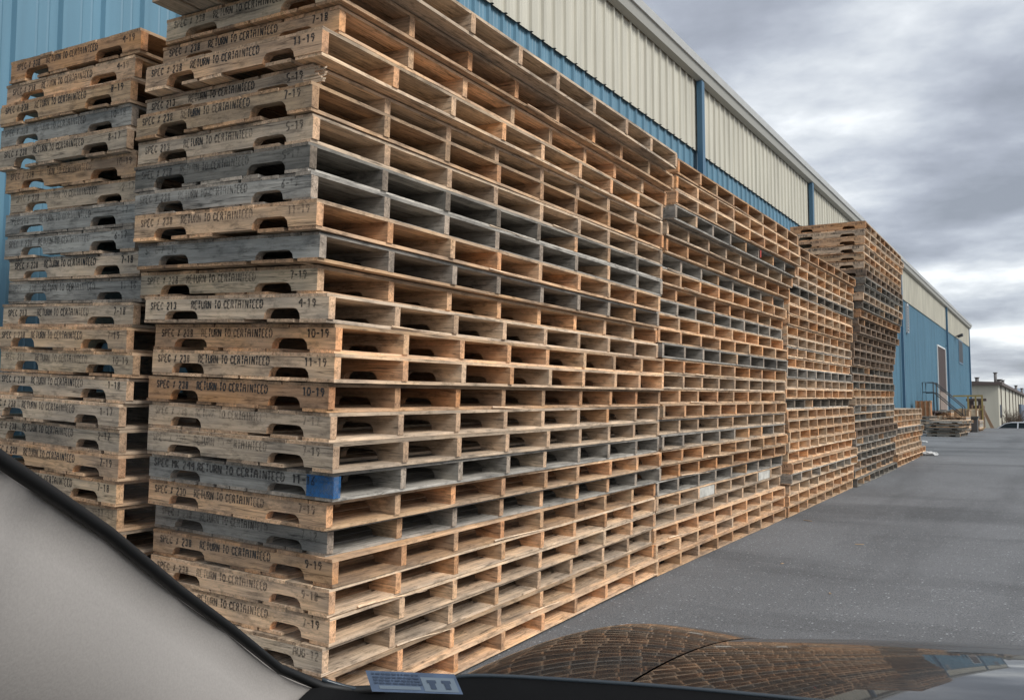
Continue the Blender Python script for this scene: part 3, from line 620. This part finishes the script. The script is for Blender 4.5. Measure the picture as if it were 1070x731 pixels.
# ------------------------------------------------------------ far beige building
YF = 108.0; XF = -YF / 18.9; zr = 1.34 + 30 / 930 * 94.5; z0 = -1.4
BEIGE = pbr('beige_siding', (0.50, 0.47, 0.38), 0.6, var=0.05, scale=0.6, stretch=(4, 4, 0.3)); BRN = pbr('brown_roof_edge', (0.10, 0.075, 0.065), 0.6)
fb = empty('beige_building', (XF, YF, z0)); tag(fb, 'low beige metal building with brown roof edge far down the lane', 'building')
mb = MB(); mb.box((XF - 22, YF, z0), (XF, YF + 150, zr)); dpart(mb, 'wall', BEIGE, fb)
mb = MB(); mb.prism([(XF - 22.3, YF - 0.5, zr), (XF + 0.4, YF - 0.5, zr), (XF + 0.4, YF - 0.5, zr + 0.3), (XF - 11, YF - 0.5, zr + 0.85), (XF - 22.3, YF - 0.5, zr + 0.6)], (0, 151, 0)); rf = dpart(mb, 'roof', BRN, fb)
for i in range(9):
    y = YF + 4 + 9 * i; mb = MB(); mb.box((XF + 0.01, y, z0), (XF + 0.10, y + 0.14, zr)); dpart(mb, 'downspout', BRN, fb)
for x_, y_, h_, r_ in ((XF - 2.4, YF + 6, 1.35, 0.2), (XF - 0.55, YF + 6, 2.0, 0.16), (XF - 0.3, YF + 8, 1.1, 0.26), (XF - 0.4, YF + 18, 1.4, 0.16), (XF - 0.6, YF + 60, 2.0, 0.2), (XF - 0.6, YF + 85, 2.2, 0.2)):
    mb = MB(); mb.tube([(x_, y_, zr), (x_, y_, zr + h_ * 0.75)], r_, 10); mb.tube([(x_, y_, zr + h_ * 0.75), (x_, y_, zr + h_ * 0.8)], r_ * 1.5, 10)
    q = dpart(mb, 'vent_pipe', pbr('vent_grey', (0.14, 0.13, 0.125), 0.6), fb)
mb = MB(); mb.box((XF + 0.02, YF + 1.8, 0.9), (XF + 0.06, YF + 3.2, 2.3)); wq = dpart(mb, 'window', pbr('dark_pane', (0.04, 0.05, 0.07), 0.2), fb)
mb = MB(); mb.box((XF + 0.02, YF + 52, 0.0), (XF + 0.3, YF + 66, 2.8)); dpart(mb, 'door', pbr('slate_door', (0.09, 0.12, 0.17), 0.4), fb)
# bare shrub
rr = random.Random(5)
def shrub(x, y, s, lab, seed):
    rr = random.Random(seed); mb = MB(); z = ground_z(x, y) - 0.1
    def br(p, d, l, r, lv):
        q = p + d * l; mb.tube([p, (p + q) / 2 + Vector((rr.uniform(-.1, .1), rr.uniform(-.1, .1), 0)) * l, q], [r, r * .8, r * .6], 5, caps=False)
        if lv:
            for _ in range(4): br(p.lerp(q, rr.uniform(.4, 1)), (d + Vector((rr.uniform(-.9, .9), rr.uniform(-.9, .9), rr.uniform(-.1, .6)))).normalized(), l * rr.uniform(.5, .8), r * .55, lv - 1)
    for _ in range(7): br(Vector((x, y, z)), Vector((rr.uniform(-.6, .6), rr.uniform(-.5, .5), 1)).normalized(), s * .5, 0.05, 3)
    o = mb.build('bare_shrub', pbr('bark', (0.12, 0.09, 0.07), 0.9)); tag(o, lab, 'shrub', 'bare shrubs by the beige building')
shrub(-4.4, 112, 3.2, 'bare leafless shrub in front of the beige building corner', 1)
shrub(-4.2, 122, 3.0, 'second bare shrub further along the beige building wall', 2)

# ------------------------------------------------------------ far parked car
def parked_suv():
    x0, y0 = -5.5, 77.0; z = ground_z(x0, y0)
    t = empty('parked_car', (x0, y0, z)); tag(t, 'white car parked beyond the crest before the beige building', 'car')
    PW = pbr('white_car_paint', (0.75, 0.76, 0.78), 0.2); GL = pbr('car_glass', (0.02, 0.03, 0.035), 0.05); TY = pbr('tyre', (0.02, 0.02, 0.02), 0.8)
    body = [(0, .35), (0, .75), (.15, .95), (.95, 1.02), (4.5, 1.0), (4.62, .8), (4.62, .35)]
    top = [(.95, 1.02), (1.65, 1.52), (2.2, 1.62), (3.4, 1.62), (4.1, 1.48), (4.5, 1.0)]
    mb = MB(); mb.prism([(a, 0, b) for a, b in body], (0, 1.8, 0)); mb.prism([(1.70, .12, 1.50), (2.2, .12, 1.60), (3.4, .12, 1.60), (4.0, .12, 1.47), (4.0, .12, 1.52), (3.4, .12, 1.66), (2.2, .12, 1.66), (1.68, .12, 1.54)], (0, 1.56, 0))
    for a in ((.97, 1.02, 1.70, 1.51), (2.55, 1.02, 2.60, 1.62), (3.45, 1.02, 3.42, 1.61), (4.45, 1.02, 4.02, 1.48)):
        mb.prism([(a[0], .10, a[1]), (a[0] + .09, .10, a[1]), (a[2] + .09, .13, a[3]), (a[2], .13, a[3])], (0, 1.56, 0))
    link('body', mb.mesh('body'), PW, t)
    mb = MB(); mb.prism([(a, .14, b - .01) for a, b in top], (0, 1.50, 0)); link('glass', mb.mesh('glass'), GL, t)
    for wx in (.85, 3.75):
        for wy in (.0, 1.6):
            mb = MB(); mb.tube([(wx, wy - .02, .33), (wx, wy + .2, .33)], .33, 18); wl = link('wheel', mb.mesh('wheel'), TY, t)
            mb = MB(); mb.tube([(wx, wy - .03, .33), (wx, wy + .21, .33)], .19, 12); link('rim', mb.mesh('rim'), PW, wl)
parked_suv()

# ------------------------------------------------------------ our own car
PAINT = bpy.data.materials.new('black_clearcoat'); PAINT.use_nodes = True
b = PAINT.node_tree.nodes['Principled BSDF']; b.inputs['Base Color'].default_value = (0.012, 0.012, 0.013, 1); b.inputs['Roughness'].default_value = 0.3; b.inputs['Specular IOR Level'].default_value = 0.1
b.inputs['Coat Weight'].default_value = 0.7; b.inputs['Coat Roughness'].default_value = 0.02; b.inputs['Coat IOR'].default_value = 1.5
XC = 0.36; HW = 0.98
car = empty('black_car', (XC, -0.4, 0)); tag(car, 'black car whose hood, windshield edge and pillar frame the view', 'car')
def cpart(mb, name, mat, parent=None, fix=True):
    me = mb.mesh(name, fix); me.transform(Matrix.Translation((-XC, 0.4, 0))); return link(name, me, mat, parent or car)
def interp(t, x):
    for (a, fa), (b_, fb_) in zip(t, t[1:]):
        if x <= b_: return fa + (fb_ - fa) * (x - a) / (b_ - a)
    return t[-1][1]
def smooth_interp(t, x):
    h_ = 0.05; return sum(interp(t, x + d * h_) for d in (-1, -.5, 0, .5, 1)) / 5
BASE = [(0.4, 1.07), (0.70, 1.074), (0.82, 1.072), (1.15, 1.045), (1.30, 1.020), (1.50, 0.985), (1.62, 0.962), (1.74, 0.90), (1.82, 0.80), (1.86, 0.68), (1.88, 0.50)]
def hood_z(x, y):
    u = abs(x - XC)          # 0 centre .. 0.98 side
    z = 1.055 - 0.25 * (y - 0.90) ** 2 - 6.0 * max(0, y - 1.66) ** 2 - 22 * max(0, y - 1.72) ** 2
    c = 0.052 * (1 - (min(u, 0.76) / 0.76) ** 2)
    if u > 0.76: c += 0.004 * math.sin((u - 0.76) / 0.22 * math.pi) - 0.50 * max(0, u - 0.915) ** 1.5 / 0.1 ** 0.5 * 1.2
    return z + c
US = [i * 0.02 for i in range(0, 39)]
hp = MB(); xs = [XC - u for u in reversed(US)] + [XC + u for u in US[1:]]; ys = [0.66 + 0.02 * i for i in range(0, 61)]
hp.grid([[(x, y if y < 1.84 else y, hood_z(x, y)) for x in xs] for y in ys]); 
hood = cpart(hp, 'hood', PAINT, fix=False)
for sx in (-1, 1):
    mb = MB(); us = [0.763 + 0.012 * i for i in range(0, 19)]
    rows = []
    for y in ys:
        row = [(XC + sx * u, y, hood_z(XC + sx * u, y)) for u in us]
        zt = row[-1][2]; ue = us[-1]
        for d, o_ in ((0.03, 0.008), (0.10, 0.014), (0.25, 0.018), (0.40, 0.006), (0.60, -0.02)): row.append((XC + sx * (ue + o_), y, max(0.30, zt - d)))
        rows.append(row)
    mb.grid(rows, flip=(sx < 0)); cpart(mb, 'fender', PAINT, fix=False)
# front end, bumper, lamps, doors and sides, roof
mb = MB(); mb.box((XC - 0.86, 1.80, 0.28), (XC + 0.86, 1.87, 0.66)); cpart(mb, 'front_bumper', PAINT)
for sx in (-1, 1):
    mb = MB(); mb.box((XC + sx * 0.74 - 0.14, 1.84, 0.67), (XC + sx * 0.74 + 0.14, 1.875, 0.79)); cpart(mb, 'headlight', pbr('lamp_glass', (0.5, 0.52, 0.55), 0.08))
    mb = MB(); mb.prism([(XC + sx * 0.97, 0.66, 0.32), (XC + sx * 0.97, 0.66, 1.0), (XC + sx * 0.97, -2.6, 1.04), (XC + sx * 0.97, -2.9, 0.7), (XC + sx * 0.97, -2.9, 0.32)], (sx * 0.03, 0, 0)); cpart(mb, 'side_panel', PAINT)
    for wy in (1.25, -1.75):
        mb = MB(); mb.tube([(XC + sx * 0.80, wy, 0.345), (XC + sx * 1.01, wy, 0.345)], 0.345, 28); wl = cpart(mb, 'wheel', pbr('tyre_black', (0.02, 0.02, 0.02), 0.8))
        mb = MB(); mb.tube([(XC + sx * 0.99, wy, 0.345), (XC + sx * 1.022, wy, 0.345)], 0.23, 20); cpart(mb, 'rim', pbr('rim_grey', (0.4, 0.4, 0.42), 0.3, 1.0), wl)

def ray(px, py, Y):
    """point at distance Y ahead along the ray of that pixel of the photograph (used to read off sizes)"""
    fw = Vector((-math.sin(YAW) * math.cos(PITCH), math.cos(YAW) * math.cos(PITCH), math.sin(PITCH))); rt = Vector((math.cos(YAW), math.sin(YAW), 0)); up = rt.cross(fw)
    d = fw + rt * (px - 535) / F_PX - up * (py - 365.5) / F_PX
    return CAM + d * (Y / d.y)
# line of the left windshield seal, from the cowl corner up the pillar
SEAL = [ray(560, 716, .76), ray(470, 715, .725), ray(420, 719, .715), ray(370, 721, .70), ray(335, 716, .675), ray(292, 698, .625), ray(240, 656, .545), ray(187, 617, .470), ray(112, 556, .372), ray(55, 517, .315), ray(0, 480, .266)]
top_pts = [Vector((-.445, .15, 1.385)), Vector((-.40, 0.0, 1.468)), Vector((-.36, -.12, 1.53)), Vector((-.33, -.22, 1.575))]
PILL = SEAL[3:] + top_pts
RUB = pbr('black_rubber', (0.003, 0.003, 0.003), 0.6)
mb = MB(); mb.tube(SEAL + top_pts, [0.0048] * len(SEAL) + [0.008] * len(top_pts), 8); cpart(mb, 'windshield_seal', RUB)
TRIM = pbr('grey_trim_fabric', (0.39, 0.36, 0.335), 0.85, var=0.05, scale=420, bump=0.05)
def trim_rows(P, mir=False):
    rows = []
    for i, p in enumerate(P):
        row = []
        for k in range(13):
            s = k / 12
            q = p + Vector((-0.012 - 0.06 * s * s + 0.022 * math.sin(math.pi * s), -0.004 - 0.055 * s, -0.002 - 0.175 * s))
            if k == 0: q = p + Vector((0.0, -0.004, -0.003))
            if mir: q = Vector((2 * XC - q.x, q.y, q.z))
            row.append(q)
        rows.append(row)
    return rows
def dense(P, m=4):
    o = []
    for i in range(len(P) - 1):
        a, b_, c_, d_ = P[max(i - 1, 0)], P[i], P[i + 1], P[min(i + 2, len(P) - 1)]
        for j in range(m):
            t = j / m; o.append(0.5 * ((2 * b_) + (c_ - a) * t + (2 * a - 5 * b_ + 4 * c_ - d_) * t * t + (3 * b_ - a - 3 * c_ + d_) * t ** 3))
    return o + [P[-1]]
PD = dense(PILL)
for mir in (False, True):
    mb = MB(); r_ = trim_rows(PD, mir); mb.grid(r_); mb.grid([[q + Vector(((0.02 if mir else -0.02), 0.012, 0.0)) for q in row] for row in r_])
    cpart(mb, 'pillar_trim', TRIM)
mirr = lambda p: Vector((2 * XC - p.x, p.y, p.z))
mb = MB(); mb.tube([mirr(p) for p in PILL], 0.012, 8); cpart(mb, 'windshield_seal', RUB)
# windshield
GLS = bpy.data.materials.new('windshield_glass'); GLS.use_nodes = True; t_ = GLS.node_tree
tr = N(t_, 'ShaderNodeBsdfTransparent'); tr.inputs[0].default_value = (0.965, 0.975, 0.97, 1); gl = N(t_, 'ShaderNodeBsdfGlossy'); gl.inputs['Roughness'].default_value = 0.02
lw = N(t_, 'ShaderNodeLayerWeight'); lw.inputs[0].default_value = 0.5; pw = N(t_, 'ShaderNodeMath', operation='POWER'); pw.inputs[1].default_value = 5; t_.links.new(lw.outputs['Facing'], pw.inputs[0])
fz = N(t_, 'ShaderNodeMath', operation='MULTIPLY_ADD'); fz.inputs[1].default_value = 0.12; fz.inputs[2].default_value = 0.012; t_.links.new(pw.outputs[0], fz.inputs[0]); mx_ = N(t_, 'ShaderNodeMixShader')
t_.links.new(fz.outputs[0], mx_.inputs[0]); t_.links.new(tr.outputs[0], mx_.inputs[1]); t_.links.new(gl.outputs[0], mx_.inputs[2]); t_.links.new(mx_.outputs[0], t_.nodes['Material Output'].inputs[0])
def wind(P, off):
    rows = []
    for p in P:
        rows.append([p.lerp(mirr(p), j / 24) + Vector((0, 0.20 * 4 * (j / 24) * (1 - j / 24) + off, off * .8)) for j in range(25)])
    return rows
PW_ = dense([Vector((-.615, .715, 1.066))] + PILL[2:], 2)
mb = MB(); mb.grid(wind(PW_, 0.006)); cpart(mb, 'windshield', GLS)
# cowl, dashboard and lower black edge
EDGE = [ray(*q) for q in ((335, 711, .675), (366, 720, .695), (394, 724, .705), (430, 721, .71), (460, 714, .715), (480, 708, .72), (520, 707.5, .735), (600, 712, .765), (700, 719, .80), (830, 731, .845), (960, 745, .88), (1080, 760, .90))] + [Vector((XC * .5, .92, 1.057)), Vector((XC, .93, 1.058))]
EDGE = EDGE + [mirr(p) for p in reversed(EDGE[:-1])]
ED = dense(EDGE, 4)
FRIT = pbr('black_dash', (0.002, 0.002, 0.0023), 0.7, var=0.2, scale=40, bump=0.1, spec=0.15)
sh = lambda dy_, dz_: [p + Vector((0, dy_, dz_)) for p in ED]
mb = MB(); mb.grid([sh(0, 0), sh(-0.02, -0.006), sh(-0.10, -0.04), sh(-0.30, -0.06), sh(-0.40, -0.16), sh(-0.42, -0.5)]); mb.grid([sh(0, 0), sh(0.004, -0.03), sh(0.004, -0.3)]); cpart(mb, 'dashboard', FRIT)
mb = MB(); mb.tube([p + Vector((0, 0.002, 0.001)) for p in ED], 0.0022, 6); cpart(mb, 'glass_edge', pbr('glass_edge_blue', (0.03, 0.04, 0.05), 0.3))
# wiper
mb = MB(); mb.tube([(-.33, .90, 1.053), (-.22, .91, 1.061), (-.14, .915, 1.061)], [0.006, 0.009, 0.008], 8); mb.tube([(-.22, .91, 1.058), (-.22, .91, 1.071)], 0.008, 12); mb.tube([(-.14, .915, 1.061), (.5, .98, 1.068)], 0.006, 6); cpart(mb, 'wiper', pbr('wiper_grey', (0.05, 0.05, 0.055), 0.5))
# roof, headliner, rear pillars
mb = MB(); rt_ = []
for (hwf, y, z) in ((0.69, -.22, 1.60), (0.70, -.6, 1.66), (0.70, -1.4, 1.68), (0.68, -2.2, 1.62)):
    rt_.append([Vector((XC + hwf * (j / 8 - 1), y, z - 0.05 * (j / 8 - 1) ** 2)) for j in range(17)])
mb.grid(rt_); mb.grid([[p - Vector((0, 0, .04)) for p in row] for row in rt_]); cpart(mb, 'roof', PAINT)
mb = MB(); mb.grid([[p - Vector((0, 0, .05)) for p in row] for row in rt_]); cpart(mb, 'headliner', TRIM)
for sx in (-1, 1):
    for (y0, y1, y2) in ((-.85, -.95, -1.0), (-2.2, -2.6, -2.75)):
        mb = MB(); mb.prism([(XC + sx * .955, y1, 1.02), (XC + sx * .955, y1 - .12, 1.02), (XC + sx * .69, y0 - .12, 1.62), (XC + sx * .69, y0, 1.62)], (sx * .03, 0, 0)); cpart(mb, 'rear_pillar', PAINT)
mb = MB(); mb.box((XC - .95, -2.6, .25), (XC + .95, .6, .30)); cpart(mb, 'floor_pan', FRIT)
for sx in (-.4, .4):
    mb = MB(); mb.box((XC + sx - .25, -.75, .45), (XC + sx + .25, -.25, .62)); mb.prism([(XC + sx - .23, -.75, .5), (XC + sx + .23, -.75, .5), (XC + sx + .19, -1.05, 1.2), (XC + sx - .19, -1.05, 1.2)], (0, -.12, .03)); cpart(mb, 'seat', FRIT)
# sticker at the foot of the windshield
c4_ = [ray(382, 700, .66), ray(475, 704, .69), ray(484, 725, .685), ray(389, 722, .655)]
def sp(u, v, d=0): 
    p = c4_[0].lerp(c4_[1], u).lerp(c4_[3].lerp(c4_[2], u), v); return p + nrm * d
nrm = (c4_[1] - c4_[0]).cross(c4_[3] - c4_[0]).normalized()
if nrm.dot(CAM - c4_[0]) < 0: nrm = -nrm
def squad(mb, u0, v0, u1, v1, d):
    vs = [mb.bm.verts.new(sp(a, b_, d)) for a, b_ in ((u0, v0), (u1, v0), (u1, v1), (u0, v1))]; mb.bm.faces.new(vs)
mb = MB(); mb.prism([sp(0, 0), sp(1, 0), sp(1, 1), sp(0, 1)], nrm * 0.0006); stk = cpart(mb, 'sticker', pbr('sticker_blue', (0.08, 0.115, 0.18), 0.4, var=0.2, scale=60))
mb = MB(); squad(mb, .60, .22, .97, .92, 0.0009); squad(mb, .10, .70, .56, .86, .0009)
o = cpart(mb, 'sticker_panel', pbr('sticker_pale', (0.15, 0.19, 0.235), 0.5), stk)
mb = MB(); rr = random.Random(3)
for v in (.10, .26, .40, .54):
    u = .06
    while u < .56:
        l = rr.uniform(.02, .07); squad(mb, u, v, u + l, v + .08, .0012); u += l + .015
for u0 in (.66, .82):
    squad(mb, u0, .36, u0 + .10, .50, .0014); squad(mb, u0 + .02, .50, u0 + .08, .80, .0014)
cpart(mb, 'sticker_print', pbr('sticker_ink', (0.04, 0.06, 0.10), 0.6), stk)
